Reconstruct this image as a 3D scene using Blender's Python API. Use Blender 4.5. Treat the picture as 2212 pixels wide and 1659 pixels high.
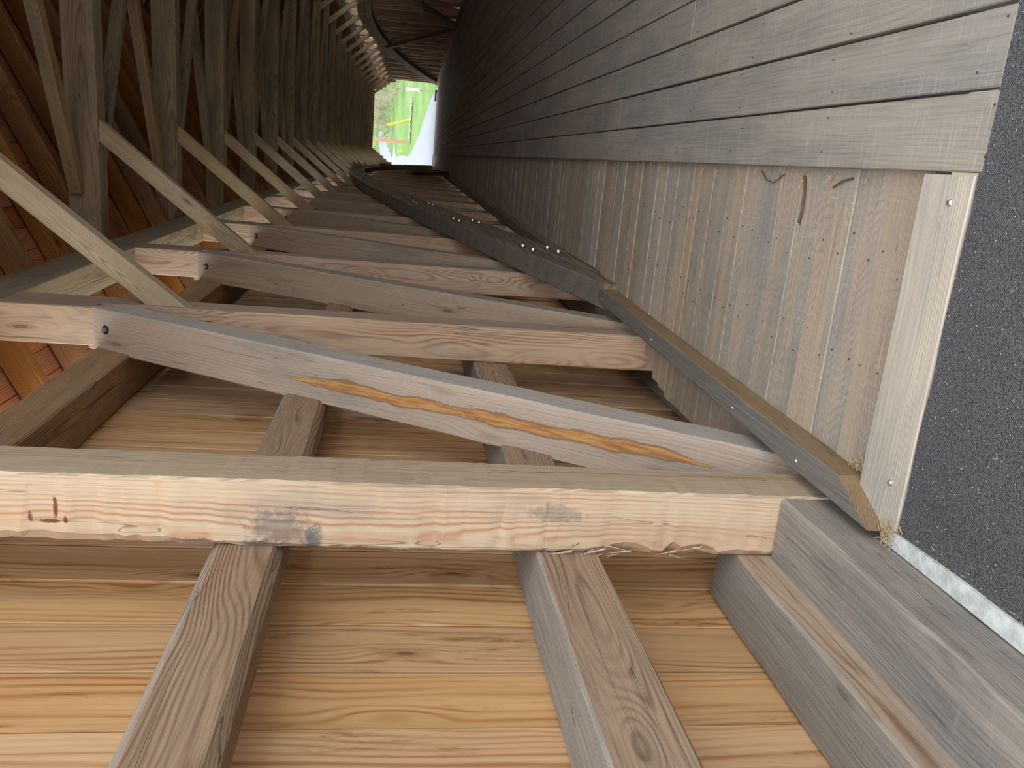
import bpy, bmesh, math, random
from mathutils import Vector, Matrix
random.seed(7)
S = bpy.context.scene
for o in list(bpy.data.objects): bpy.data.objects.remove(o)
COL = S.collection

# ------------------------------------------------------------------ camera
FPX = 1785.0                                   # focal length in pixels of the 2212 wide frame
def camera_axes():
    a = Vector((865-1106, 331-829.5, FPX)).normalized()      # bridge axis seen by the lens
    d = Vector((13000-1106, 1433-829.5, FPX)); d -= a*d.dot(a); d.normalize()
    u = -d; r = a.cross(u)
    return Matrix((r, a, u))                   # world = M @ (right, down, forward)
M = camera_axes()
cd = bpy.data.cameras.new('camera'); cam = bpy.data.objects.new('camera', cd); COL.objects.link(cam)
cd.sensor_fit = 'HORIZONTAL'; cd.sensor_width = 36; cd.lens = FPX/2212*36; cd.clip_start = .02; cd.clip_end = 600
rx, dn, fw = M @ Vector((1, 0, 0)), M @ Vector((0, 1, 0)), M @ Vector((0, 0, 1))
cam.matrix_world = Matrix(((rx.x, -dn.x, -fw.x, 0), (rx.y, -dn.y, -fw.y, 0), (rx.z, -dn.z, -fw.z, 1.7), (0, 0, 0, 1)))
S.camera = cam

# ------------------------------------------------------------------ light: overcast sky
w = bpy.data.worlds.new('overcast'); S.world = w; w.use_nodes = True
bg = w.node_tree.nodes['Background']; bg.inputs[0].default_value = (.93, .965, 1, 1); bg.inputs[1].default_value = 1.0
vs = S.view_settings
vs.view_transform = 'Standard'; vs.look = 'None'; vs.gamma = 1; vs.use_curve_mapping = False
vs.exposure = 1.85

# ------------------------------------------------------------------ materials
def lin(c):
    return tuple((x/255/12.92 if x/255 <= .04045 else ((x/255+.055)/1.055)**2.4) for x in c) + (1,)
class NT:
    def __init__(s, name):
        s.m = bpy.data.materials.new(name); s.m.use_nodes = True; s.t = s.m.node_tree; s.t.nodes.clear()
        s.out = s.n('ShaderNodeOutputMaterial'); s.b = s.n('ShaderNodeBsdfPrincipled')
        s.l(s.b.outputs[0], s.out.inputs[0])
    def n(s, k, **kw):
        x = s.t.nodes.new(k)
        for a, v in kw.items(): setattr(x, a, v)
        return x
    def l(s, a, b): s.t.links.new(a, b)
    def put(s, sock, v):
        if hasattr(v, 'is_output') or hasattr(v, 'links'): s.l(v, sock)
        else: sock.default_value = v
    def math(s, op, a, b=None, c=None, clamp=False):
        x = s.n('ShaderNodeMath', operation=op, use_clamp=clamp); s.put(x.inputs[0], a)
        if b is not None: s.put(x.inputs[1], b)
        if c is not None: s.put(x.inputs[2], c)
        return x.outputs[0]
    def vmath(s, op, a, b):
        x = s.n('ShaderNodeVectorMath', operation=op); s.put(x.inputs[0], a); s.put(x.inputs[1], b); return x.outputs[0]
    def mix(s, f, a, b, mode='MIX'):
        x = s.n('ShaderNodeMix', data_type='RGBA', blend_type=mode); s.put(x.inputs[0], f); s.put(x.inputs[6], a); s.put(x.inputs[7], b)
        return x.outputs[2]
    def ramp(s, v, lo, hi, a=0., b=1.):
        x = s.n('ShaderNodeMapRange', interpolation_type='SMOOTHSTEP'); s.put(x.inputs[0], v)
        for i, q in enumerate((lo, hi, a, b)): x.inputs[1+i].default_value = q
        return x.outputs[0]
    def noise(s, v, scale=1., detail=3., rough=.55):
        x = s.n('ShaderNodeTexNoise'); s.l(v, x.inputs['Vector']); x.inputs['Scale'].default_value = scale
        x.inputs['Detail'].default_value = detail; x.inputs['Roughness'].default_value = rough; return x.outputs[0]
    def bump(s, h, strength, dist):
        x = s.n('ShaderNodeBump'); x.inputs['Strength'].default_value = strength; x.inputs['Distance'].default_value = dist
        s.l(h, x.inputs['Height']); s.l(x.outputs[0], s.b.inputs['Normal'])

def wood(name, light, dark, grey=(150, 145, 138), grey_amt=.3, ring=30, contrast=.6, knot=.5, pith=.12, vary=.10,
         fibre=.25, check=.5, stain=None, rough=.8, relief=.35, extra=None, face=None, saw=0.):
    """Solid wood: growth rings about a pith that runs along the timber (local X), knots, checks, silvering."""
    T = NT(name)
    tc = T.n('ShaderNodeTexCoord').outputs['Object']; oi = T.n('ShaderNodeObjectInfo').outputs['Random']
    r2 = T.math('FRACT', T.math('MULTIPLY', oi, 57.31)); r3 = T.math('FRACT', T.math('MULTIPLY', oi, 191.7))
    off = T.n('ShaderNodeCombineXYZ')
    T.l(T.math('MULTIPLY', oi, 60.), off.inputs[0]); T.l(T.math('MULTIPLY_ADD', r2, 2*pith, -pith), off.inputs[1]); T.l(T.math('MULTIPLY_ADD', r3, 2*pith, -pith*.4), off.inputs[2])
    p = T.vmath('ADD', tc, off.outputs[0])
    # knots first: they bend the rings
    vo = T.n('ShaderNodeTexVoronoi', feature='F1'); T.l(T.vmath('MULTIPLY', p, (1.35, 5.2, 5.2)), vo.inputs['Vector']); vo.inputs['Scale'].default_value = 1.
    kd = vo.outputs['Distance']
    swirl = T.math('MULTIPLY', T.ramp(kd, .0, .42, 1, 0), .035*knot*2)
    low = T.noise(T.vmath('MULTIPLY', p, (.55, 2.2, 2.2)), 1., 2.); mid = T.noise(T.vmath('MULTIPLY', p, (2.2, 9, 9)), 1., 2.)
    sep = T.n('ShaderNodeSeparateXYZ'); T.l(p, sep.inputs[0])
    yy = T.math('ADD', sep.outputs[1], T.math('MULTIPLY_ADD', low, .20, -.10)); yy = T.math('ADD', yy, T.math('MULTIPLY', sep.outputs[0], 0.))
    zz = T.math('ADD', sep.outputs[2], T.math('MULTIPLY_ADD', mid, .02, -.01))
    rad = T.math('SQRT', T.math('ADD', T.math('POWER', T.math('ABSOLUTE', yy), 2.), T.math('POWER', T.math('ABSOLUTE', zz), 2.)))
    rad = T.math('ADD', rad, swirl)
    ph = T.math('MULTIPLY', rad, ring*6.283)
    rg = T.math('MULTIPLY_ADD', T.math('SINE', ph), .5, .5)
    rg = T.math('POWER', rg, 2.2)                                   # thin late-wood lines
    fib = T.noise(T.vmath('MULTIPLY', p, (3, 190, 190)), 1., 3., .7)
    blot = T.noise(T.vmath('MULTIPLY', p, (1.1, 7, 7)), 1., 4., .6)
    fac = T.math('MULTIPLY', rg, T.math('MULTIPLY', T.math('MULTIPLY_ADD', T.ramp(T.noise(T.vmath('MULTIPLY', p, (.7, 11, 11)), 1., 3., .6), .36, .66), 1.15, .18), contrast), clamp=True)
    col = T.mix(fac, lin(light), lin(dark))
    col = T.mix(T.math('MULTIPLY', T.ramp(blot, .35, .75), contrast*.45), col, lin(dark))
    # silvering
    gn = T.noise(T.vmath('MULTIPLY', p, (.8, 3.2, 3.2)), 1.3, 5., .6)
    gf = T.math('MULTIPLY', T.ramp(gn, .62-.5*grey_amt, .80-.3*grey_amt), min(1., .45+grey_amt*.6))
    gcol = T.mix(T.math('MULTIPLY_ADD', fib, 1.6, -.45, clamp=True), lin(tuple(c*.78 for c in grey)), lin(grey))
    col = T.mix(gf, col, gcol)
    if face:                                                         # one side weathered to another tone; on the chord, a painted shaded side
        nc = T.n('ShaderNodeSeparateXYZ'); T.l(T.n('ShaderNodeTexCoord').outputs['Normal'], nc.inputs[0])
        ff = T.ramp(T.math('MULTIPLY', nc.outputs[face[0]], face[1]), .5, .8, 0, face[3])
        ff = T.math('MULTIPLY', ff, T.ramp(T.math('ADD', blot, T.math('MULTIPLY', fib, .4)), .35, .62, .55, 1))
        col = T.mix(ff, col, T.mix(T.math('MULTIPLY_ADD', fib, 1.8, -.5, clamp=True), lin(tuple(c*.8 for c in face[2])), lin(face[2])))
    if stain:                                                        # brown water stains running with the grain
        sn = T.noise(T.vmath('MULTIPLY', p, (.9, 6.5, 6.5)), 1.1, 6., .72)
        col = T.mix(T.ramp(sn, stain[1], stain[1]+.13, 0, .85), col, lin(stain[0]))
    if extra: col = extra(T, tc, col)
    km = T.math('MULTIPLY', T.ramp(kd, .04*(.6+knot), .062*(.6+knot), 1, 0), T.math('MULTIPLY_ADD', T.math('SINE', T.math('MULTIPLY', kd, 260.)), .25, .75))
    kh = T.ramp(kd, .06*(.6+knot), .15*(.6+knot), 1, 0)
    col = T.mix(T.math('MULTIPLY', kh, .35*min(1, knot*1.6)), col, lin(tuple(c*.72 for c in dark)))
    col = T.mix(T.math('MULTIPLY', km, .75*min(1, knot*1.6)), col, lin(tuple(c*.5 for c in dark)))
    cn = T.noise(T.vmath('MULTIPLY', p, (.35, 16, 16)), 1., 1.)
    ck = T.math('MULTIPLY', T.ramp(T.math('ABSOLUTE', T.math('SUBTRACT', cn, .56)), .0, .006, 1, 0), check)
    col = T.mix(ck, col, lin((40, 33, 28)))
    col = T.mix(T.math('MULTIPLY', T.math('SUBTRACT', .62, fib), fibre*2.4, clamp=True), col, lin(tuple(c*.45 for c in dark)))
    if saw:
        sw = T.noise(T.vmath('MULTIPLY', p, (150, 5, 5)), 1., 2., .6); sw2 = T.noise(T.vmath('MULTIPLY', p, (6, 6, 6)), 1., 3.)
        col = T.mix(T.math('MULTIPLY', T.ramp(sw, .5, .7), T.math('MULTIPLY', T.ramp(sw2, .35, .65), saw)), col, lin(tuple(min(255, c*1.18) for c in grey)))
    vr = T.math('MULTIPLY_ADD', r2, 2*vary, 1-vary)
    hs = T.n('ShaderNodeHueSaturation'); T.l(vr, hs.inputs['Value']); T.l(T.math('MULTIPLY_ADD', r3, .3, .85), hs.inputs['Saturation']); T.l(col, hs.inputs['Color'])
    T.l(hs.outputs[0], T.b.inputs['Base Color'])
    T.b.inputs['Roughness'].default_value = rough; T.b.inputs['Specular IOR Level'].default_value = .25
    h = T.math('SUBTRACT', T.math('ADD', T.math('MULTIPLY', fib, .8), T.math('MULTIPLY', rg, .5)), T.math('MULTIPLY', ck, 2.))
    T.bump(h, relief, .003)
    return T.m

def plain(name, col, rough=.6, metal=0., emit=None):
    T = NT(name); T.b.inputs['Base Color'].default_value = lin(col); T.b.inputs['Roughness'].default_value = rough; T.b.inputs['Metallic'].default_value = metal
    tc = T.n('ShaderNodeTexCoord').outputs['Object']
    n = T.noise(tc, 60., 3.)
    T.l(T.mix(T.math('MULTIPLY', n, .5), lin(col), lin(tuple(c*.6 for c in col))), T.b.inputs['Base Color'])
    return T.m

def post_marks(T, tc, col):                 # blue-grey stain and rust marks on the nearest post (local X = height above its foot)
    def blob(c, r, lo=.6, hi=1.):
        d = T.vmath('MULTIPLY', T.vmath('SUBTRACT', tc, c), tuple(1/x for x in r))
        ln = T.n('ShaderNodeVectorMath', operation='LENGTH'); T.l(d, ln.inputs[0])
        nz = T.noise(tc, 38., 5., .7)
        return T.ramp(T.math('ADD', ln.outputs['Value'], T.math('MULTIPLY_ADD', nz, 1.3, -.65)), lo, hi, 1, 0)
    for c, r, s in (((2.66, -.02, -.05), (.17, .2, .10), .55), ((2.54, -.02, -.09), (.05, .2, .085), .8), ((2.72, -.02, -.115), (.13, .2, .025), .7), ((2.95, -.02, -.115), (.14, .2, .02), .55), ((1.66, -.02, .03), (.16, .2, .05), .4)):
        col = T.mix(T.math('MULTIPLY', blob(c, r), s), col, lin((84, 92, 100)))
    for c, r in (((3.39, -.02, .005), (.012, .2, .055)), ((3.41, -.02, -.048), (.07, .2, .010)), ((3.47, -.02, -.03), (.012, .2, .028)), ((3.36, -.02, -.04), (.010, .2, .02))):
        col = T.mix(T.math('MULTIPLY', blob(c, r), .9), col, lin((105, 52, 25)))
    for c, r in (((3.05, -.02, .10), (.04, .2, .012)), ((2.2, -.02, .15), (.5, .05, .02))):
        col = T.mix(T.math('MULTIPLY', blob(c, r), .6), col, lin((214, 168, 98)))
    return col
def resin_streak(T, tc, col):               # amber resin streak along the nearest brace (local X runs up the brace)
    sp = T.n('ShaderNodeSeparateXYZ'); T.l(tc, sp.inputs[0])
    wob = T.noise(T.vmath('MULTIPLY', tc, (2.4, .01, .01)), 1., 3.)
    cen = T.math('ADD', T.math('MULTIPLY_ADD', wob, .08, -.075), T.math('MULTIPLY', sp.outputs[0], .018))
    dd = T.math('ABSOLUTE', T.math('SUBTRACT', sp.outputs[1], cen))
    half = T.math('MULTIPLY', T.math('ADD', T.noise(T.vmath('MULTIPLY', tc, (3.2, .01, .01)), 1., 2.), .05), .056)
    along = T.math('MULTIPLY', T.ramp(sp.outputs[0], .6, 1.0), T.ramp(sp.outputs[0], 2.7, 3.2, 1, 0))
    wid = T.math('MULTIPLY', half, along)
    edge = T.math('DIVIDE', T.math('ADD', dd, T.math('MULTIPLY_ADD', T.noise(tc, 70., 4.), .012, -.006)), T.math('ADD', wid, .0005))
    col = T.mix(T.math('MULTIPLY', T.ramp(edge, .9, 1.25, 1, 0), T.ramp(along, .02, .2)), col, lin((142, 108, 76)))
    am = T.mix(T.ramp(T.noise(T.vmath('MULTIPLY', tc, (5, 60, 60)), 1., 3.), .35, .7), lin((205, 146, 62)), lin((160, 98, 38)))
    return T.mix(T.math('MULTIPLY', T.ramp(edge, .6, .95, 1, 0), T.ramp(along, .02, .2)), col, am)

MAT = dict(
 post1 = wood('pale_post_wood', (204, 184, 158), (186, 138, 104), (168, 160, 150), .20, 62, .8, .22, .10, .02, .22, .5, extra=post_marks, face=(2, 1, (176, 160, 138), .75)),
 post = wood('post_wood', (208, 180, 152), (160, 110, 78), (150, 143, 134), .22, 90, .65, .6, .12, .08, .22, .7, face=(2, 1, (158, 146, 132), .6)),
 brace1 = wood('brace_wood_resin', (188, 168, 148), (160, 136, 114), (168, 160, 152), .30, 60, .35, .5, .2, .02, .2, .3, extra=resin_streak, face=(1, -1, (188, 182, 174), .85)),
 brace = wood('brace_wood', (182, 160, 136), (142, 112, 84), (150, 143, 134), .30, 80, .4, .6, .15, .08, .2, .5, face=(1, -1, (168, 162, 154), .6)),
 chord = wood('chord_wood', (190, 172, 140), (140, 112, 80), (128, 122, 112), .25, 80, .5, .4, .15, .06, .25, .6, face=(1, -1, (132, 122, 108), .7)),  # chord's inner face darker: shade on that side put into the colour
 knee = wood('knee_wood', (186, 166, 134), (142, 114, 80), (150, 143, 130), .25, 120, .6, .6, .12, .08, .25, .3),
 tie = wood('tie_wood', (168, 148, 122), (116, 90, 64), (128, 122, 112), .35, 80, .6, .6, .15, .12, .25, .6),
 rafter = wood('rafter_wood', (166, 122, 74), (112, 74, 44), (134, 114, 92), .15, 80, .6, .7, .15, .15, .2, .2),
 roof = wood('roof_board_wood', (192, 132, 98), (138, 80, 54), (164, 112, 84), .15, 70, .55, .5, .06, .16, .2, .1),
 siding = wood('cedar_siding', (202, 168, 130), (148, 98, 64), (200, 178, 150), .18, 40, .6, .8, .06, .13, .2, .12, stain=((116, 74, 44), .565), rough=.6, relief=.15),
 girt = wood('girt_wood', (166, 140, 114), (100, 72, 50), (150, 146, 140),   .18, 120, .6, .4, .15, .06, .45, .6, face=(2, 1, (168, 164, 156), .85)),
 girt_grey = wood('grey_girt_wood', (176, 156, 134), (128, 90, 62), (156, 152, 145), .30, 70, .8, .4, .15, .05, .25, .4, face=(2, 1, (158, 154, 146), .9)),
 sill = wood('sill_wood', (158, 148, 136), (112, 100, 90), (140, 137, 131), .5, 90, .5, .3, .15, .04, .4, .4, saw=.2),
 rail = wood('rail_wood', (152, 132, 108), (112, 90, 68), (142, 132, 116), .30, 110, .75, .25, .15, .05, .3, .5, face=(2, 1, (136, 135, 130), .9)),
 arch = wood('arch_wood', (148, 130, 106), (96, 78, 60), (124, 119, 110), .35, 15, .75, .3, .2, .08, .3, .5, face=(2, 1, (140, 138, 132), .6)),
 plank = wood('deck_plank_wood', (184, 168, 150), (146, 122, 100), (176, 169, 160), .5, 90, .40, .3, .1, .11, .32, .3, saw=.25),
 nosing = wood('nosing_wood', (200, 190, 176), (170, 154, 134), (192, 186, 177), .5, 80, .4, .3, .1, .03, .2, .2),
 runner = wood('runner_wood', (160, 152, 140), (126, 117, 104), (152, 150, 143), .55, 60, .28, .3, .1, .08, .25, .15, saw=.45),
 endgrain = wood('end_grain', (200, 184, 160), (160, 132, 100), (180, 170, 155), .2, 60, .6, .1, .1, .05),
 joint = plain('red_brown_joint', (104, 48, 38), .9),
 bolt = plain('zinc_bolt', (196, 204, 208), .35, .8), washer = plain('dark_washer', (70, 62, 56), .6, .6), nail = plain('nail_head', (84, 80, 76), .6, .3),
 twig = plain('dry_twig', (104, 84, 64), .9), straw = plain('straw', (196, 172, 128), .9),
 yellow = plain('yellow_plastic', (236, 190, 40), .5), white = plain('white_panel', (235, 238, 240), .5), pole = plain('pole_wood', (188, 142, 108), .9), black = plain('black_metal', (22, 22, 24), .5),
 branch = plain('bare_branch', (168, 162, 136), .9), rock = plain('fieldstone', (176, 168, 148), .9),
)
def asphalt():
    T = NT('asphalt'); tc = T.n('ShaderNodeTexCoord').outputs['Object']
    n = T.noise(tc, 5., 4.); v = T.n('ShaderNodeTexVoronoi'); T.l(tc, v.inputs[0]); v.inputs['Scale'].default_value = 230
    sp = T.n('ShaderNodeSeparateColor'); T.l(v.outputs['Color'], sp.inputs[0])
    c = T.mix(n, lin((78, 79, 82)), lin((102, 103, 106)))
    c = T.mix(T.ramp(sp.outputs[0], .2, .9, 0, .35), c, lin((120, 120, 122)))
    c = T.mix(T.ramp(sp.outputs[1], .988, .994, 0, .7), c, lin((205, 203, 198)))
    c = T.mix(T.ramp(v.outputs['Distance'], .45, .75, 0, .7), c, lin((40, 41, 43)))
    T.l(c, T.b.inputs[0]); T.b.inputs['Roughness'].default_value = .75
    T.bump(T.math('ADD', T.math('MULTIPLY', v.outputs['Distance'], -1.), T.noise(tc, 60., 3.)), .9, .006); return T.m
def concrete():
    T = NT('concrete'); tc = T.n('ShaderNodeTexCoord').outputs['Object']; n = T.noise(tc, 24., 5.)
    T.l(T.mix(T.ramp(n, .3, .75), lin((176, 182, 180)), lin((214, 220, 216))), T.b.inputs[0]); T.b.inputs['Roughness'].default_value = .9
    T.bump(n, .6, .01); return T.m
def grass():
    T = NT('grass'); tc = T.n('ShaderNodeTexCoord').outputs['Object']
    n = T.noise(tc, .22, 5., .65); m = T.noise(tc, 1.4, 4.)
    c = T.mix(T.ramp(n, .35, .65), lin((74, 112, 42)), lin((98, 130, 58))); c = T.mix(T.ramp(m, .52, .72, 0, .6), c, lin((128, 130, 86)))
    T.l(c, T.b.inputs[0]); T.b.inputs['Roughness'].default_value = .95; return T.m
def gravel():
    T = NT('far_road'); tc = T.n('ShaderNodeTexCoord').outputs['Object']; n = T.noise(tc, 1.2, 5.)
    T.l(T.mix(n, lin((118, 122, 130)), lin((138, 142, 150))), T.b.inputs[0]); T.b.inputs['Roughness'].default_value = .9; return T.m
def river():
    T = NT('river_bed'); tc = T.n('ShaderNodeTexCoord').outputs['Object']; n = T.noise(tc, .3, 4.)
    T.l(T.mix(n, lin((158, 148, 132)), lin((190, 178, 160))), T.b.inputs[0]); T.b.inputs['Roughness'].default_value = .6; return T.m
MAT.update(asphalt=asphalt(), concrete=concrete(), grass=grass(), road=gravel(), river=river())

# ------------------------------------------------------------------ helpers
def link(name, me, mat=None, parent=None, mw=None):
    o = bpy.data.objects.new(name, me); COL.objects.link(o)
    if mat is not None and me is not None and not me.materials: me.materials.append(MAT[mat])
    if mw is not None: o.matrix_world = mw
    if parent is not None: o.parent = parent
    return o
def empty(name, loc=(0, 0, 0)):
    o = bpy.data.objects.new(name, None); COL.objects.link(o); o.location = loc; o.empty_display_size = .2; return o
def tag(o, label, cat, group=None):
    o['label'] = label; o['category'] = cat
    if group: o['group'] = group
    return o
def struct(o, label=None):
    o['kind'] = 'structure'
    if label: o['label'] = label
    return o
def mesh(name, v, f):
    me = bpy.data.meshes.new(name); me.from_pydata(v, [], f); me.update(); return me
def cham(a0, a1, b0, b1, c):                       # chamfered rectangle, counter-clockwise
    return [(a0+c, b0), (a1-c, b0), (a1, b0+c), (a1, b1-c), (a1-c, b1), (a0+c, b1), (a0, b1-c), (a0, b0+c)]
def loft(name, secs):
    """secs: list of (list of points); each a closed ring; caps at both ends."""
    n = len(secs[0]); v = [p for s in secs for p in s]; f = []
    for i in range(len(secs)-1):
        for j in range(n):
            k = (j+1) % n
            f.append((i*n+j, i*n+k, (i+1)*n+k, (i+1)*n+j))
    f.append(tuple(reversed(range(n)))); f.append(tuple((len(secs)-1)*n+j for j in range(n)))
    me = mesh(name, v, f); bm = bmesh.new(); bm.from_mesh(me); bmesh.ops.recalc_face_normals(bm, faces=bm.faces); bm.to_mesh(me); bm.free(); return me
def bar(name, L, w, h, c=.006, step=.5, jit=.0015, ends=(0, 0)):
    """timber along +X, width w on Y, height h on Z, centred on the axis"""
    n = max(1, int(L/step)); secs = []
    for i in range(n+1):
        x = L*i/n; sec = []
        for a, b in cham(-w/2, w/2, -h/2, h/2, c):
            j = jit if 0 < i < n else 0
            xx = x + (ends[0]*b if i == 0 else ends[1]*b if i == n else 0)
            sec.append((xx, a+random.uniform(-j, j), b+random.uniform(-j, j)))
        secs.append(sec)
    return loft(name, secs)
def frame(p0, p1, up=(0, 0, 1)):
    p0, p1 = Vector(p0), Vector(p1); x = (p1-p0).normalized(); u = Vector(up); y = u.cross(x)
    if y.length < 1e-4: y = Vector((0, 1, 0)).cross(x)
    y.normalize(); z = x.cross(y)
    return Matrix(((x.x, y.x, z.x, p0.x), (x.y, y.y, z.y, p0.y), (x.z, y.z, z.z, p0.z), (0, 0, 0, 1)))
def timber(name, p0, p1, w, h, mat, up=(0, 0, 1), parent=None, **kw):
    L = (Vector(p1)-Vector(p0)).length
    return link(name, bar(name, L, w, h, **kw), mat, parent, frame(p0, p1, up))
def ybeam(name, ys, xf, zf, mat, parent=None, c=.008, jit=.0015, cut=None):
    """timber that runs along the bridge; xf(y) -> (x0, x1), zf(y) -> (z0, z1); local X = world Y, local Y = -world X"""
    y0 = ys[0]; xa, xb = xf(y0); za, zb = zf(y0); ox, oz = (xa+xb)/2, (za+zb)/2; secs = []
    for i, y in enumerate(ys):
        a, b = xf(y); d, e = zf(y); sec = []
        j = jit if 0 < i < len(ys)-1 else 0
        for px, pz in cham(a, b, d, e, c):
            dy = cut(px, pz) if (cut and i == 0) else 0
            sec.append((y-y0+dy, -(px-ox)+random.uniform(-j, j), pz-oz+random.uniform(-j, j)))
        secs.append(sec)
    mw = Matrix(((0, -1, 0, ox), (1, 0, 0, y0), (0, 0, 1, oz), (0, 0, 0, 1)))
    return link(name, loft(name, secs), mat, parent, mw)
def rng(a, b, st):
    n = max(1, round((b-a)/st)); return [a+(b-a)*i/n for i in range(n+1)]
def reparent(ch, par):
    """keep world placement when a part built in world space goes under its thing"""
    bpy.context.view_layer.update()
    mw = ch.matrix_world.copy(); ch.parent = par; ch.matrix_parent_inverse = par.matrix_world.inverted(); ch.matrix_world = mw

# ------------------------------------------------------------------ the bridge's lines
P, Y1, NB = 2.78, 2.75, 22                          # bay length, first post, number of bays
YP = [Y1+P*k for k in range(NB+1)]
YEND = YP[-1]+.4
def cz(y): return -1.8e-4*max(0., y-2.3)**2         # the deck's gentle camber falling away
def XL(y): return -1.13 if y < 2.7 else -1.13+.25*(1-math.exp(-(y-2.7)*.058))   # inner face of the left truss
XRC = 5.1
def inner(s, y): return XL(y) if s < 0 else XRC     # s: -1 left truss, +1 right truss
ORD = ['first', 'second', 'third', 'fourth', 'fifth', 'sixth', 'seventh', 'eighth', 'ninth', 'tenth', 'eleventh', 'twelfth', 'thirteenth', 'fourteenth', 'fifteenth', 'sixteenth', 'seventeenth', 'eighteenth', 'nineteenth', 'twentieth', 'twenty-first', 'twenty-second', 'twenty-third']
SIDE = {-1: 'left', 1: 'right'}

# ------------------------------------------------------------------ ground
def slab(name, pts, z0, z1, mat, sub=False):
    n = len(pts); v = [(x, y, z0) for x, y in pts]+[(x, y, z1) for x, y in pts]
    f = [tuple(range(n))[::-1], tuple(range(n, 2*n))]+[(i, (i+1) % n, n+(i+1) % n, n+i) for i in range(n)]
    return link(name, mesh(name, v, f), mat)
edge = [(-1.08+.175*i, 2.335+random.uniform(-.008, .008)) for i in range(40)]
lead = [(-1.08+random.uniform(-.012, .012), 2.33-.11*i) for i in range(1, 60)]
a = slab('asphalt_road', [(-1.08, -30), (9, -30), (9, 2.33)]+edge[::-1]+lead, -.5, 0, 'asphalt'); struct(a, 'dark grey asphalt road meeting the bridge deck')
kerb = [(-1.128, -6), (-1.06, -6)]+[(-1.06+random.uniform(-.008, .008), -6+.2*i) for i in range(1, 41)]+[(-1.075, 2.33), (-1.128, 2.39)]
struct(slab('concrete_kerb', kerb, -.4, .012, 'concrete'), 'thin pale concrete strip beside the asphalt')
struct(slab('riverbank', [(-80, -60), (80, -60), (80, 2.2), (-80, 2.2)], -3., -.6, 'river'))
struct(slab('river_bed', [(-160, 2.2), (160, 2.2), (160, 67), (-160, 67)], -5.2, -4.6, 'river'))
HS = .1
def hz(y): return -.75+HS*(y-66)
def hill():
    v, f = [], []; nx, ny = 40, 40
    for j in range(ny+1):
        for i in range(nx+1):
            x = -70+150*i/nx; y = 64.4+150*j/ny
            z = hz(y)-.04+(.0 if abs(x-1) < 8 and y < 130 else random.uniform(-.3, .3))
            v.append((x, y, z))
    for j in range(ny):
        for i in range(nx):
            q = j*(nx+1)+i; f.append((q, q+1, q+nx+2, q+nx+1))
    return link('hillside', mesh('hillside', v, f), 'grass')
struct(hill(), 'bright green grassy hillside beyond the far portal')
RP = [(-4, 64.2), (5.2, 64.2), (4.9, 66), (4.28, 68.9), (3.48, 70.7), (2.74, 72.7), (1.72, 75.1), (.76, 78.4), (.13, 80.7), (-.2, 83), (-.2, 90), (-.37, 94), (-.3, 95.4), (1, 97.2), (2, 98.3), (3.2, 99.4), (1.9, 98.9), (.9, 98.3), (-.33, 98.9), (-.55, 99.75), (.57, 105.9), (1.58, 110.6), (2.53, 113.3), (2.74, 122), (1.35, 121.5), (-.18, 117.9), (-1.29, 111.8), (-3, 105)]
n = len(RP)
rv = [(x, y, hz(y)-.3) for x, y in RP]+[(x, y, hz(y)+.02) for x, y in RP]
struct(link('far_road', mesh('far_road', rv, [tuple(range(n))[::-1], tuple(range(n, 2*n))]+[(i, (i+1) % n, n+(i+1) % n, n+i) for i in range(n)]), 'road'), 'pale road curving left and back uphill beyond the portal')

# ------------------------------------------------------------------ floor: cross planks, runners, nosing
floor = struct(empty('floor', (2, 2.4, 0)), 'grey timber bridge deck of cross planks under long runner planks'); bpy.context.view_layer.update()
def put(o, par): o.parent = par; o.matrix_parent_inverse = par.matrix_world.inverted()
ZP = -.045
YA = 6.75                                            # where the arch leaves the deck
ys = [2.60, 2.65, 2.85, 3.07, 3.295, 3.52, 3.72, 3.925, 4.135, 4.35, 4.59, 4.80, 4.92, 5.06, 5.21]
while ys[-1] < 63.9:
    ys.append(ys[-1]+random.uniform(.17, .27))
k = 0
for y0, y1 in zip(ys, ys[1:]):
    ym = (y0+y1)/2
    if k == 0: xl = -.97
    elif ym < 5.25: xl = -1.335+random.uniform(-.025, .03) if ym > 4.2 else -1.345
    elif ym < 6.9: xl = -1.0 if 5.4 < ym < 6.0 else -1.20
    else: xl = inner(-1, ym)+.24+random.uniform(-.008, .008)
    if ym > 8.2: xl = inner(-1, ym)+.02
    if abs(ym-2.9) < .2: xl = -1.10
    dz = random.uniform(-.004, .004)
    o = timber('cross_plank', (xl, ym, ZP-.03+cz(ym)+dz), (5.2, ym, ZP-.03+cz(ym)+dz), (y1-y0)-random.choice((.002, .003, .004, .009)), .06, 'plank', c=.004, step=.7, jit=.0012); put(o, floor); k += 1
npl = k
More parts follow.
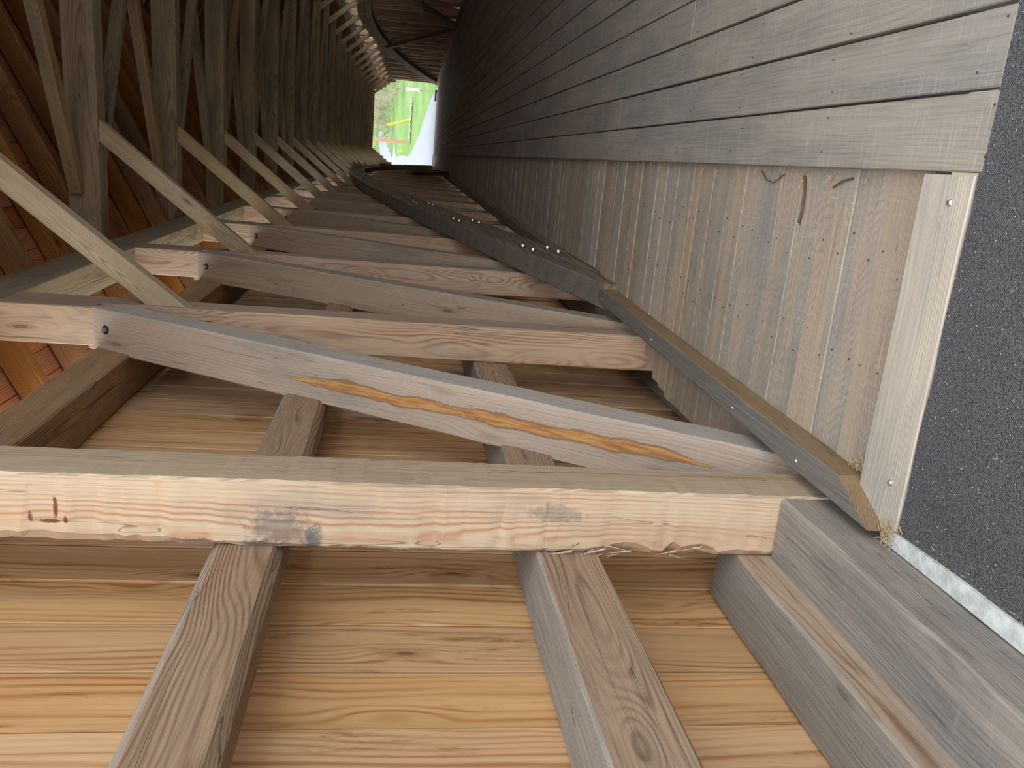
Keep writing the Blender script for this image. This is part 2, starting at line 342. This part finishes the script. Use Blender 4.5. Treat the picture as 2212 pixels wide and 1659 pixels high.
# nosing plank with bolts
nz = timber('nosing_plank', (-1.10, 2.465, -.025), (.085, 2.465, -.025), .25, .06, 'nosing', c=.003, step=.2, jit=.001); put(nz, floor)
def bolt_mesh():
    bm = bmesh.new()
    bmesh.ops.create_cone(bm, cap_ends=True, segments=14, radius1=.036, radius2=.034, depth=.006, matrix=Matrix.Translation((0, 0, .003)))
    for f in bm.faces: f.material_index = 1
    r = bmesh.ops.create_cone(bm, cap_ends=True, segments=6, radius1=.020, radius2=.018, depth=.024, matrix=Matrix.Translation((0, 0, .018)))
    me = bpy.data.meshes.new('bolt'); bm.to_mesh(me); bm.free()
    me.materials.append(MAT['bolt']); me.materials.append(MAT['washer']); return me
BOLT = bolt_mesh()
def screw_mesh():
    bm = bmesh.new(); bmesh.ops.create_cone(bm, cap_ends=True, segments=10, radius1=.010, radius2=.006, depth=.006, matrix=Matrix.Translation((0, 0, .002)))
    me = bpy.data.meshes.new('screw'); bm.to_mesh(me); bm.free(); me.materials.append(MAT['bolt']); return me
SCREW = screw_mesh()
def fix(name, me, p, nrm, par):
    z = Vector(nrm).normalized(); x = z.orthogonal().normalized(); y = z.cross(x)
    mw = Matrix(((x.x, y.x, z.x, p[0]), (x.y, y.y, z.y, p[1]), (x.z, y.z, z.z, p[2]), (0, 0, 0, 1)))
    o = bpy.data.objects.new(name, me); COL.objects.link(o); o.matrix_world = mw; put(o, par); return o
bpy.context.view_layer.update()
for x, y in ((.0, 2.43), (-.93, 2.42)): fix('bolt', SCREW, (x, y, .005), (0, 0, 1), nz).scale = (1.3, 1.3, 1.3)
# runner planks
joints = {0: [12.8], 1: [6.7, 12.03], 2: [11.29], 3: [5.18, 10.4], 4: [4.3, 9.6, 15.0], 5: [8.83, 14.19], 6: [7.6, 13.35]}
row = 0; x = .092; nr = 0
while x < 4.35:
    wd = .237 if row != 6 else .28
    js = list(joints.get(row, [random.uniform(6, 11)]))
    while js[-1]+5.3 < 63: js.append(js[-1]+5.4+random.uniform(-.1, .1))
    cuts = [2.33+random.uniform(-.012, .012)]+js+[63.8]
    for y0, y1 in zip(cuts, cuts[1:]):
        g = random.choice((.007, .010, .014)); dz = random.uniform(-.002, .002); xa, xb = x+g*.5, x+wd-g*.5
        o = ybeam('runner_plank', rng(y0, y1-.004, .9), lambda y, a=xa, b=xb: (a, b), lambda y, d=dz: (ZP+.002+cz(y)+d, cz(y)+.004+d), 'runner', None, .004, .0012); put(o, floor); nr += 1
    x += wd; row += 1
nf = timber('nosing_plank', (-.95, 63.98, cz(64)-.02), (.085, 63.98, cz(64)-.02), .26, .06, 'nosing'); put(nf, floor)
# nail heads, too small to pick apart one by one
def nails():
    bm = bmesh.new()
    for y0, y1 in list(zip(ys, ys[1:]))[1:40]:
        ym = (y0+y1)/2
        for xx in (-.22, -.62):
            for q in (-.3, .3):
                bmesh.ops.create_cone(bm, cap_ends=True, segments=8, radius1=.0045, radius2=.0035, depth=.003, matrix=Matrix.Translation((xx+random.uniform(-.06, .06)+q*.1, ym+q*(y1-y0), ZP+cz(ym)+.0035)))
    for r in range(8):
        for j in range(14):
            for q in (.05, .19):
                y = 2.40+j*.9+random.uniform(-.1, .1)
                bmesh.ops.create_cone(bm, cap_ends=True, segments=8, radius1=.004, radius2=.003, depth=.003, matrix=Matrix.Translation((.092+r*.237+q+random.uniform(-.02, .02), y, cz(y)+.0075)))
    me = bpy.data.meshes.new('nail_heads'); bm.to_mesh(me); bm.free(); return me
o = link('nail_heads', nails(), 'nail'); put(o, floor); o['kind'] = 'stuff'

# ------------------------------------------------------------------ walls: siding boards
def board_mesh(i):
    W, Tk, Hh = .283, .024, 4.2; secs = []
    prof = [(-W/2+.002, .0), (W/2-.010, .0), (W/2-.008, -.003), (W/2-.008, -.010), (W/2+.012, -.010), (W/2+.012, -.018), (W/2, -.018), (W/2, -Tk), (-W/2, -Tk), (-W/2, -.003)]
    for s in range(7):
        cup = random.uniform(-.0015, .0015)
        secs.append([(Hh*s/6, a, b+cup) for a, b in prof])
    me = loft('siding_board', secs); me.materials.append(MAT['siding']); me.materials.append(MAT['joint'])
    for p in me.polygons:
        if min(me.vertices[v].co.y for v in p.vertices) > W/2-.0085: p.material_index = 1
    return me
BM = [board_mesh(i) for i in range(5)]
def wall(side):
    s = -1 if side == 'left' else 1
    W = struct(empty('wall_'+side, (inner(s, 2)+s*.54, 2.2, 0)), 'honey-coloured vertical cedar siding boards on the %s side' % side); bpy.context.view_layer.update()
    y = 2.722-.2855*8; n = 0
    while y < YEND+.1:
        xx = inner(s, y)+s*.54+random.uniform(-.003, .003); zb = -.75+cz(y)
        # local X up, local Y along the bridge, local Z towards the inside
        d = -s
        mw = Matrix(((0, 0, d, xx), (0, 1*d*-1 if False else 1, 0, y+.1425), (1, 0, 0, zb), (0, 0, 0, 1)))
        if d > 0: mw = Matrix(((0, 0, 1, xx), (0, 1, 0, y+.1425), (1, 0, 0, zb), (0, 0, 0, 1)))
        else: mw = Matrix(((0, 0, -1, xx), (0, -1, 0, y+.1425), (1, 0, 0, zb), (0, 0, 0, 1)))
        o = bpy.data.objects.new('siding_board', BM[n % 5]); COL.objects.link(o); o.matrix_world = mw; put(o, W)
        y += .2855; n += 1
    return n
nb = wall('left'); wall('right')

# ------------------------------------------------------------------ ceiling: rafters and roof boards
XC = (XL(30)+XRC)/2; SL = .52; ZE = 4.50             # ridge line, slope, rafter underside at the plate
ceil = struct(empty('ceiling', (XC, 2.2, 4.4)), 'orange-brown roof boards laid on rafters'); bpy.context.view_layer.update()
RD = .20
def rz(x, side):                                      # underside of the rafters
    return ZE+SL*((x+1.13) if side < 0 else (XRC+.02-x))
YR = [2.15+.795*k for k in range(0, 79)]
rm = {}
for side in (-1, 1):
    xe = -2.02 if side < 0 else XRC+.91
    for y in YR:
        p0 = (xe, y, rz(xe, side)+cz(y)+RD/2); p1 = (XC-.02*-side*0, y, rz(XC, side)+cz(y)+RD/2)
        if side not in rm:
            L = (Vector(p1)-Vector(p0)).length; me = bar('rafter', L, .10, RD, c=.005, step=.8); me.materials.append(MAT['rafter']); rm[side] = me
        o = bpy.data.objects.new('rafter', rm[side]); COL.objects.link(o); o.matrix_world = frame(p0, p1); put(o, ceil)
seg = rng(1.9, YEND+.6, 10.6)
BW = .190; slope_len = math.hypot(1, SL)
nrb = 0
for side in (-1, 1):
    xe = -2.07 if side < 0 else XRC+.96
    sgn = 1 if side < 0 else -1
    nbd = int(abs(XC-xe)*slope_len/BW)+1
    for i in range(nbd):
        for j in range(len(seg)-1):
            a = xe+sgn*(i*BW)/slope_len; b = xe+sgn*((i+1)*BW-.007)/slope_len
            y0, y1 = seg[j]+(.9 if i % 2 and j else 0), seg[j+1]+(.9 if i % 2 and j < len(seg)-2 else 0)-.003
            st = rng(y0, y1, 2.7); secs = []; jz = random.uniform(0, .004)
            up = RD*slope_len+.004+jz; t = .024
            for y in st:
                secs.append([(y-y0, -(px-a), rz(px, side)+cz(y)+up+dz-rz(a, side)) for px, dz in ((a, 0), (b, 0), (b, t), (a, t))])
            mw = Matrix(((0, -1, 0, a), (1, 0, 0, y0), (0, 0, 1, rz(a, side)), (0, 0, 0, 1)))
            o = link('roof_board', loft('roof_board', secs), 'roof', None, mw); put(o, ceil); nrb += 1
# a sheet of roofing on top keeps the daylight out of the board joints
rv = []; rf = []
for y in rng(1.85, YEND+.65, 3.):
    for x, sd in ((-2.09, -1), (XC, -1), (XRC+.98, 1)): rv.append((x, y, rz(x, sd)+cz(y)+RD*slope_len+.045))
m_ = len(rv)//3
for i in range(m_-1):
    for j in (0, 1): rf.append((3*i+j, 3*i+j+1, 3*i+j+4, 3*i+j+3))
rs = link('roofing_sheet', mesh('roofing_sheet', rv, rf), 'black'); sm = rs.modifiers.new('thick', 'SOLIDIFY'); sm.thickness = .02; put(rs, ceil)
# gable boarding above the end ties
for nm, yy in (('wall_far', YP[-1]+.30),):
    G = struct(empty(nm, (XC, yy, 4.7)), 'boarded gable above the end tie beam'); bpy.context.view_layer.update()
    xx = -1.6
    while xx < XRC+.5:
        sd = -1 if xx+.14 < XC else 1
        zt = min(rz(xx, sd), rz(xx+.28, sd))+RD+cz(yy)
        zt0 = rz(xx, -1 if xx < XC else 1)+RD+cz(yy)
        zb = 4.45+cz(yy)
        if zt > zb+.05:
            o = timber('gable_board', (xx+.14, yy, zb), (xx+.14, yy, zt), .278, .024, 'siding', up=(0, -1, 0), step=3); put(o, G)
        xx += .281

yy = YP[-1]+.26
for s_, lab in ((-1, 'left'), (1, 'right')):
    x0 = inner(s_, yy)+s_*.2; g = -s_
    for i in range(5):
        xa = x0+g*(.2+.2*i-.2); xb = xa+g*.197
        zl = max(3.0, 3.16+1.26*(abs(min(abs(xa-inner(s_, yy)), 9))-.0) if (xa-inner(s_, yy))*g > 0 else 3.0)+cz(yy)
        if zl < 4.45+cz(yy):
            o = timber('gable_board', ((xa+xb)/2, yy, zl), ((xa+xb)/2, yy, 4.47+cz(yy)), .197, .024, 'siding', up=(0, -1, 0), step=3); put(o, G)

# ------------------------------------------------------------------ trusses: posts, braces, knees
def post_mesh(nm, seg=14, rough=False, mat='post'):
    """local X up from z=-.6 below the deck, local Z towards +world X (inside), local Y = -world Y side handled by frame"""
    secs = []; W = .25
    hs = [-.6+i*(4.15/seg) for i in range(seg+1)]+[3.549, 3.551, 4.12]
    for h in sorted(hs):
        fr = -.125-(.13 if h > 3.55 else 0)          # front (towards the entrance)
        j = .002
        sec = []
        for idx, (a, b) in enumerate(cham(fr, .125, -W/2, W/2, .008)):
            da, db = random.uniform(-j, j), random.uniform(-j, j)
            sec.append((h+.6, a+da, b+db))
        if rough:
            e = .008+.006*math.sin(h*2.3+1)+random.uniform(-.003, .004)+.010*max(0., min(1., h-1.7))
            if .45 < h < .98: e += random.choice((0., .004, .012, .02))
            e = max(.004, e)
            a0, b0 = fr, -W/2
            sec[0] = (h+.6, fr+e*1.2, b0+random.uniform(-.004, .004)); sec[7] = (h+.6, fr+random.uniform(-.003, .003), b0+e*1.6)
        secs.append(sec)
    me = loft(nm, secs); me.materials.append(MAT[mat]); return me
PM = [post_mesh('post') for _ in range(4)]
PM1 = post_mesh('post', 110, True, 'post1')
def post_matrix(s, y):                                # local X up, local Y along +Y, local Z towards... right-handed: X x Y = Z -> up x north = -east
    xc = inner(s, y)+s*.125
    if s < 0: return Matrix(((0, 0, 1, xc), (0, 1, 0, y+.125), (1, 0, 0, -.6+cz(y)), (0, 0, 0, 1)))
    return Matrix(((0, 0, 1, xc), (0, 1, 0, y+.125), (1, 0, 0, -.6+cz(y)), (0, 0, 0, 1)))
def brace_pts(s, k):                                  # brace from the shoulder of post k down to the foot of post k-1
    y1 = YP[k]; y0 = YP[k-1]
    top = Vector((0, y1-.13, 3.55+cz(y1))); bot = Vector((0, y0+.44, -.06+cz(y0)))
    d = (top-bot).normalized(); nrm = Vector((0, -d.z, d.y))          # outward of the upper near face
    th = .20
    top2 = top-nrm*th/2; bot2 = bot-nrm*th/2-d*.35
    top2.x = inner(s, y1)+s*.138; bot2.x = inner(s, y0)+s*.138
    return bot2, top2, nrm
BMESH = {}
for s in (-1, 1):
    sd = SIDE[s]
    for k, y in enumerate(YP):
        if s > 0 and k < 1: pass
        me = PM1 if (s < 0 and k == 0) else PM[k % 4]
        o = bpy.data.objects.new('truss_post', me); COL.objects.link(o); o.matrix_world = post_matrix(s, y)
        if s < 0 and k == 0: lb = 'pale square timber post in the foreground with splintered edge and rust marks'
        elif s < 0 and k == 1: lb = 'tan square timber post behind the amber-streaked diagonal brace, cathedral grain on its face'
        else: lb = 'square timber post of the %s truss, %s from the camera' % (sd, ORD[k])
        tag(o, lb, 'post', 'posts of the %s truss' % sd)
        if s < 0 and k == 0:                          # torn slivers hanging from the rough edge
            bpy.context.view_layer.update()
            for q in range(16):
                z = random.uniform(.42, 1.0); L = random.uniform(.03, .11); up = random.choice((-1, 1, 1))
                base = Vector((-1.365+random.uniform(-.02, .03), Y1-.004, z)); tip = base+Vector((-random.uniform(.004, .02), -random.uniform(.004, .016), up*L)); r = random.uniform(.003, .008)
                v = [base+Vector((r, 0, 0)), base+Vector((-r, .004, 0)), base+Vector((0, -r*.6, up*.01)), tip]
                me2 = mesh('splinter', [x-base for x in v], [(0, 1, 2), (0, 1, 3), (1, 2, 3), (2, 0, 3)]); sp_o = link('splinter', me2, 'endgrain', None, Matrix.Translation(base)); put(sp_o, o)
    for k in range(1, NB+1):
        b, t, nrm = brace_pts(s, k)
        L = (t-b).length
        if s < 0 and k == 1: me = bar('brace', L, .275, .20, c=.008, step=.12, jit=.002, ends=(0, .55)); me.materials.append(MAT['brace1'])
        else:
            if 'b' not in BMESH: BMESH['b'] = bar('brace', L, .275, .20, c=.008, step=.3, jit=.002, ends=(0, .55)); BMESH['b'].materials.append(MAT['brace'])
            me = BMESH['b']
        o = bpy.data.objects.new('diagonal_brace', me); COL.objects.link(o); o.matrix_world = frame(b, t, nrm)
        lb = 'grey diagonal brace with an amber resin streak, behind the foreground post' if (s < 0 and k == 1) else 'diagonal timber brace leaning up to the %s post of the %s truss' % (ORD[k], sd)
        tag(o, lb, 'brace', 'diagonal braces of the %s truss' % sd)
        if k < 8 and s < 0:
            bpy.context.view_layer.update(); d = (t-b).normalized(); q = t+nrm*.1005-d*.10; q.x = inner(s, YP[k])+s*.13
            fix('bolt', BOLT, q, nrm, o).scale = (.8, .8, .8)
    # knee braces
    for k, y in enumerate(YP):
        i0 = inner(s, y); g = -s
        c0 = Vector((i0+g*.0, y+.10, 3.165+cz(y))); c1 = Vector((i0+g*1.02, y+.10, 4.45+cz(y)))
        d = (c1-c0).normalized(); c0 = c0-d*.01; c1 = c1+d*.01
        key = ('k', s)
        if key not in BMESH:
            BMESH[key] = bar('knee', (c1-c0).length, .115, .155, c=.005, step=.25, jit=.0015, ends=(1.26, -.8)); BMESH[key].materials.append(MAT['knee'])
        o = bpy.data.objects.new('knee_brace', BMESH[key]); COL.objects.link(o); o.matrix_world = frame(c0, c1)
        tag(o, 'short sloping knee brace from the %s post of the %s truss to the tie beam' % (ORD[k], sd), 'brace', 'knee braces along the %s truss' % sd)

# ------------------------------------------------------------------ top chords, ties, lateral braces
for s in (-1, 1):
    sd = SIDE[s]
    f = (lambda y: (XL(y)-.25, XL(y))) if s < 0 else (lambda y: (XRC, XRC+.25))
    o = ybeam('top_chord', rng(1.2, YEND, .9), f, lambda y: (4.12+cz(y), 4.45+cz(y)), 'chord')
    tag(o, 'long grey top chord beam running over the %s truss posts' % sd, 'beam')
for s in (-1, 1):
    f = (lambda y: (XL(y)-.50, XL(y)-.01)) if s < 0 else (lambda y: (XRC+.01, XRC+.5))
    struct(ybeam('light_stop_1' if s < 0 else 'light_stop_2', rng(3.15, YEND, 1.5), f, lambda y: (-.75+cz(y), -.30+cz(y)), 'arch'), 'added light-blocking beam below the deck edge on the %s' % SIDE[s])  # mostly hidden beams, added to stop light coming up past the deck edge
TM = None
for k, y in enumerate(YP):
    p0 = (XL(y)-.32, y+.12, 4.45+.14+cz(y)); p1 = (XRC+.32, y+.12, 4.45+.14+cz(y))
    if TM is None: TM = [bar('tie', 6.75, .22, .28, c=.007, step=.5, jit=.002) for _ in range(3)]; [m.materials.append(MAT['tie']) for m in TM]
    o = bpy.data.objects.new('tie_beam', TM[k % 3]); COL.objects.link(o); o.matrix_world = frame(p0, p1)
    tag(o, 'heavy tie beam crossing overhead, %s from the camera' % ORD[k], 'beam', 'tie beams overhead')
LM = {}
for k in range(NB):
    y0, y1 = YP[k]+.23, YP[k+1]+.01
    for q, dz in ((0, 0.), (1, .10)):
        xa, xb = XL(y0)+.5, XRC-.5
        if q: p0, p1 = (xa, y1, 4.60+dz-.05), (xb, y0, 4.60+dz-.05)
        else: p0, p1 = (xa, y0, 4.56), (xb, y1, 4.56)
        p0 = (p0[0], p0[1], p0[2]+cz(p0[1])); p1 = (p1[0], p1[1], p1[2]+cz(p1[1]))
        if q not in LM: LM[q] = bar('lateral', (Vector(p1)-Vector(p0)).length+.1, .13, .11, c=.005, step=.6, jit=.0015); LM[q].materials.append(MAT['tie'])
        o = bpy.data.objects.new('lateral_brace', LM[q]); COL.objects.link(o); o.matrix_world = frame(p0, p1)
        tag(o, 'overhead cross brace in the %s bay, running away to the %s' % (ORD[k], 'left' if q else 'right'), 'brace', 'overhead cross braces')

# ------------------------------------------------------------------ arches with bolts
def ag(y):                                            # joint between the two arch rings, above the deck
    t = abs(y-34.5)/27.2; return 3.45*(1-t**1.7)
YF0, YF1 = 6.35, 62.4
for s in (-1, 1):
    sd = SIDE[s]
    A = empty('arch', (inner(s, YF0)-s*.13, YF0, -.3)); tag(A, 'bolted double timber arch rising along the %s truss' % sd, 'arch'); bpy.context.view_layer.update()
    xf = (lambda y: (XL(y)+.03, XL(y)+.23)) if s < 0 else (lambda y: (XRC-.23, XRC-.03))
    ysA = rng(YF0, YF1, .55)
    def sl(y): return math.sqrt(1+((ag(y+.1)-ag(y-.1))/.2)**2)
    up = ybeam('upper_ring', ysA, xf, lambda y: (ag(y)+.008+cz(y), ag(y)+.26*sl(y)+cz(y)), 'arch', None, .008, .002)
    lo = ybeam('lower_ring', ysA, xf, lambda y: (ag(y)-.26*sl(y)+cz(y), ag(y)-.008+cz(y)), 'arch', None, .008, .002)
    for o in (up, lo): put(o, A)
    bpy.context.view_layer.update()
    for k in range(1, NB):
        for dy in (-.03, .27):
            y = YP[k]+dy; x = inner(s, y)-s*.23
            for ring, dz in ((up, .13), (lo, -.13)):
                z = ag(y)+dz
                if z < .02: continue
                fix('bolt', BOLT, (x, y, z+cz(y)), (-s, 0, 0), ring)
    # straight bolted struts that meet on the deck at mid length
    for (ya, za, yb, zb, nm) in ((34.6, .05, 42.6, 2.85, 'rising away from the camera'), (33.8, .05, 29.6, 1.5, 'rising towards the camera')):
        xx = inner(s, ya)-s*.30
        o = timber('arch_strut', (xx, ya, za+cz(ya)), (xx, yb, zb+cz(yb)), .14, .24, 'arch', c=.008, step=.8); tag(o, 'straight bolted strut beside the %s arch at mid bridge, %s' % (sd, nm), 'strut', 'struts beside the %s arch' % sd)
        bpy.context.view_layer.update()
        for q in (.12, .3, .5, .7, .9):
            fix('bolt', BOLT, (xx-s*.07, ya+(yb-ya)*q, za+(zb-za)*q+cz(ya+(yb-ya)*q)), (-s, 0, 0), o)

# ------------------------------------------------------------------ kerb rails on the deck
def railx(y): return (-1.095+.024*(y-2.6), -.985+.024*(y-2.6))
R = ybeam('kerb_rail', rng(2.62, 7.15, .22), railx, lambda y: (ZP, .075), 'rail', None, .005, .0015, cut=lambda px, pz: -(-.985-px)*2.1)
tag(R, 'grey square kerb rail with mitred end on the deck, screwed down, nearest the camera', 'rail')
bpy.context.view_layer.update()
for y in (2.93, 4.95, 6.3, 3.6): fix('screw', SCREW, (sum(railx(y))/2-.015, y, .075), (0, 0, 1), R)
for s in (-1, 1):
    f = (lambda y: (XL(y)+.10, XL(y)+.235)) if s < 0 else (lambda y: (XRC-.235, XRC-.10))
    o = ybeam('kerb_rail', rng(8.5, 60., .9), f, lambda y: (ZP+cz(y), .07+cz(y)), 'rail')
    tag(o, 'long dark kerb rail below the %s arch along the deck edge' % SIDE[s], 'rail')

# ------------------------------------------------------------------ wall rails (girts) and the foundation timber
def lf(a, b): return lambda y: (XL(y)+a, XL(y)+b)
def girt(y0, y1, a, b, z0, z1, mat, label, st=.3, c=.010, cat='beam'):
    o = ybeam('wall_rail', rng(y0, y1, st), lf(a, b), lambda y: (z0+cz(y), z1+cz(y)), mat, None, c, .0025); return tag(o, label, cat)
girt(.55, 2.95, -.535, -.255, .10, .33, 'girt_grey', 'grey wall rail lying low against the siding, left of the foundation timber')
girt(.55, 30, -.535, -.255, .885, 1.125, 'girt', 'brown cracked wall rail at knee height, crossing behind the foreground post')
girt(.55, 30, -.42, -.255, 2.045, 2.29, 'girt', 'brown wall rail with a grey waney edge above eye level behind the foreground post', c=.03)
girt(3.1, 30, -.535, -.255, 3.30, 3.54, 'girt', 'dark wall rail along the top of the siding below the eaves')
o = ybeam('foundation_timber', rng(.45, Y1-.005, .15), lambda y: (-1.40, -1.135), lambda y: (-.35, .205), 'sill', None, .012, .003)
tag(o, 'massive grey foundation timber beside the asphalt, butting against the foreground post', 'beam')
o = timber('blocking', (-1.37, 5.78, 3.19), (-1.37, 6.35, 3.19), .13, .16, 'girt', c=.006); tag(o, 'small brown block under the top wall rail behind the streaked brace', 'block')
for k in range(1, 8):
    pass
# right side wall rails
for z0, z1, w_ in ((.885, 1.115, 'low'), (2.045, 2.29, 'middle'), (3.30, 3.54, 'top')):
    o = ybeam('wall_rail', rng(2.7, YEND, .9), lambda y: (XRC+.255, XRC+.49), lambda y, a=z0, b=z1: (a+cz(y), b+cz(y)), 'girt'); tag(o, '%s wall rail on the right side behind the truss' % w_, 'beam')

# ------------------------------------------------------------------ bits on the deck
def tube(name, pts, r, mat, sides=6):
    cu = bpy.data.curves.new(name, 'CURVE'); cu.dimensions = '3D'; cu.bevel_depth = r; cu.bevel_resolution = 1
    sp = cu.splines.new('POLY'); sp.points.add(len(pts)-1)
    for i, p in enumerate(pts): sp.points[i].co = (*p, 1)
    o = bpy.data.objects.new(name, cu); COL.objects.link(o)
    dg = bpy.context.evaluated_depsgraph_get(); me = bpy.data.meshes.new_from_object(o.evaluated_get(dg)); bpy.data.objects.remove(o)
    me.materials.clear(); return link(name, me, mat)
T0 = ZP+.008
t = tube('twig', [(.06, 3.50, T0), (.0, 3.47, T0+.004), (-.09, 3.46, T0+.006), (-.14, 3.48, T0)], .0055, 'twig'); tag(t, 'thick dark twig lying across the cross planks beside the runner', 'twig')
t = tube('twig', [(.07, 3.95, T0), (.03, 3.86, T0+.01), (.02, 3.78, T0+.008), (.06, 3.70, T0)], .003, 'twig'); tag(t, 'thin curved twig against the runner edge', 'twig')
t = tube('twig', [(.06, 3.10, T0), (.045, 3.17, T0+.006), (.02, 3.24, T0)], .004, 'twig'); tag(t, 'short forked twig by the runner near the nosing plank', 'twig')
def straw_mesh(spots, n, sp, ln):
    bm = bmesh.new()
    for i in range(n):
        c = random.choice(spots); x, y, z = c[0]+random.gauss(0, sp), c[1]+random.gauss(0, sp), c[2]+random.uniform(.002, .02)
        a = random.uniform(0, 6.3); L = random.uniform(.4, 1)*ln; d = Vector((math.cos(a), math.sin(a), random.uniform(-.1, .3)))*L
        p = Vector((x, y, z)); q = d.cross(Vector((0, 0, 1))).normalized()*.0012; u = Vector((0, 0, .0012))
        vs_ = [bm.verts.new(p+e) for e in (q, -q, u)]+[bm.verts.new(p+d+e) for e in (q, -q, u)]
        for i3 in range(3): bm.faces.new((vs_[i3], vs_[(i3+1) % 3], vs_[3+(i3+1) % 3], vs_[3+i3]))
    me = bpy.data.meshes.new('straw'); bm.to_mesh(me); bm.free(); return me
for sp_, nn, lb in (([(-.98, 2.68, ZP)], 60, 'tuft of dry straw in the corner of the kerb rail and nosing plank'), ([(-1.10, 2.36, .0)], 60, 'dry straw at the pointed end of the kerb rail by the asphalt')):
    o = link('dry_straw', straw_mesh(sp_, nn, .02, .06), 'straw'); tag(o, lb, 'straw'); o['kind'] = 'stuff'
o = link('dry_straw', straw_mesh([(.06, 3.0+.25*i, ZP+.004) for i in range(16)], 90, .016, .05), 'straw'); tag(o, 'wisps of dry grass caught along the runner edge', 'straw'); o['kind'] = 'stuff'
o = link('dry_straw', straw_mesh([(-1.05, 1.5+.1*i, .006) for i in range(9)], 24, .02, .022), 'straw'); tag(o, 'dry bits along the concrete strip', 'straw'); o['kind'] = 'stuff'

# ------------------------------------------------------------------ beyond the far portal
def cyl(name, p0, p1, r0, r1, mat, n=10):
    d = Vector(p1)-Vector(p0); me_secs = []
    for x, r in ((0, r0), (d.length*.5, (r0+r1)/2), (d.length, r1)):
        me_secs.append([(x, r*math.cos(6.2832*i/n), r*math.sin(6.2832*i/n)) for i in range(n)])
    return link(name, loft(name, me_secs), mat, None, frame(p0, p1))
o = cyl('utility_pole', (1.01, 82.3, .70), (1.13, 82.3, 8.6), .16, .13, 'pole'); tag(o, 'orange-brown utility pole standing on the grass beyond the portal', 'pole')
o = cyl('guy_guard', (3.24, 83.8, .95), (2.5, 83.8, 3.05), .09, .09, 'yellow'); tag(o, 'long slanting yellow guy-wire guard on the hillside', 'guard')
o = cyl('marker_post', (.25, 88.3, 1.45), (.2, 88.3, 2.06), .05, .05, 'yellow'); tag(o, 'short yellow marker post left of the utility pole', 'post')
wb = empty('white_strip', (4.96, 70., hz(70.))); tag(wb, 'narrow white strip by the right jamb of the far portal, an added board on a thin post', 'panel'); bpy.context.view_layer.update()  # added board and post stand in for a bright white strip of the view
o = timber('board', (4.96, 70., .42), (4.96, 70., 1.5), .24, .04, 'white', up=(0, 1, 0)); put(o, wb)
o = timber('post', (4.96, 70.05, -.5), (4.96, 70.05, 1.45), .06, .05, 'pole', up=(0, 1, 0)); put(o, wb)
o = timber('kerb_block', (3.95, 65.2, -.70), (4.75, 65.2, -.70), .15, .18, 'black'); tag(o, 'low black kerb block on the road by the right portal jamb', 'block')
for i in range(22):
    x = 1.2+3.8*i/21+random.uniform(-.06, .06); y = 81.9+random.uniform(-.3, .3); r = random.uniform(.10, .22)
    bm = bmesh.new(); bmesh.ops.create_icosphere(bm, subdivisions=1, radius=r)
    for v in bm.verts: v.co *= random.uniform(.8, 1.2); v.co.z *= .7
    me = bpy.data.meshes.new('stone'); bm.to_mesh(me); bm.free()
    o = link('stone', me, 'rock', None, Matrix.Translation((x, y, hz(y)+r*.3))); tag(o, 'pale stone in the row of stones across the far hillside', 'stone', 'row of stones on the hillside')
def shrub(x, y, h, n, label):
    bm = bmesh.new()
    def limb(p, d, L, r, lv):
        pts = [p]
        for i in range(3):
            d = (d+Vector((random.uniform(-.35, .35), random.uniform(-.35, .35), random.uniform(-.1, .25)))).normalized(); pts.append(pts[-1]+d*L/3)
        for a, b in zip(pts, pts[1:]):
            q = (b-a).orthogonal().normalized()*r; u = (b-a).normalized().cross(q)
            A = [bm.verts.new(a+e) for e in (q, u, -q, -u)]; B = [bm.verts.new(b+e*.8) for e in (q, u, -q, -u)]
            for i in range(4): bm.faces.new((A[i], A[(i+1) % 4], B[(i+1) % 4], B[i]))
        if lv:
            for i in range(4): limb(random.choice(pts[1:]), (d+Vector((random.uniform(-1, 1), random.uniform(-1, 1), random.uniform(-.4, .6)))).normalized(), L*.62, r*.6, lv-1)
    for i in range(n):
        a = random.uniform(0, 6.3); limb(Vector((random.uniform(-.4, .4), random.uniform(-.4, .4), 0)), Vector((math.cos(a)*.7, math.sin(a)*.7, 1)).normalized(), h*.6, .035, 3)
    me = bpy.data.meshes.new('shrub'); bm.to_mesh(me); bm.free()
    o = link('bare_shrub', me, 'branch', None, Matrix.Translation((x, y, hz(y)-.05))); tag(o, label, 'shrub', 'bare shrubs on the far hillside')
SH = ((5.6, 104, 3.4), (4.4, 110, 3.8), (6.8, 98, 3.2), (3.2, 116, 3.8), (5.2, 119, 4.2), (7.4, 111, 4.2), (1.8, 127, 3.8), (.2, 127, 3.4), (-1.4, 121, 3.2), (3.9, 127, 4.2), (6.6, 91, 1.8), (2.6, 101, 1.5), (6.3, 124, 4.4), (4.9, 101, 2.2), (2.9, 123, 3.6), (7.9, 103, 3.6), (5.9, 113, 3.8), (3.7, 106, 1.6))
for i, (x, y, h) in enumerate(sorted(SH, key=lambda q: q[1])):
    shrub(x, y, h, 7, 'bare tangled shrub on the far hillside, %s of the thicket counted by nearness' % ORD[i])
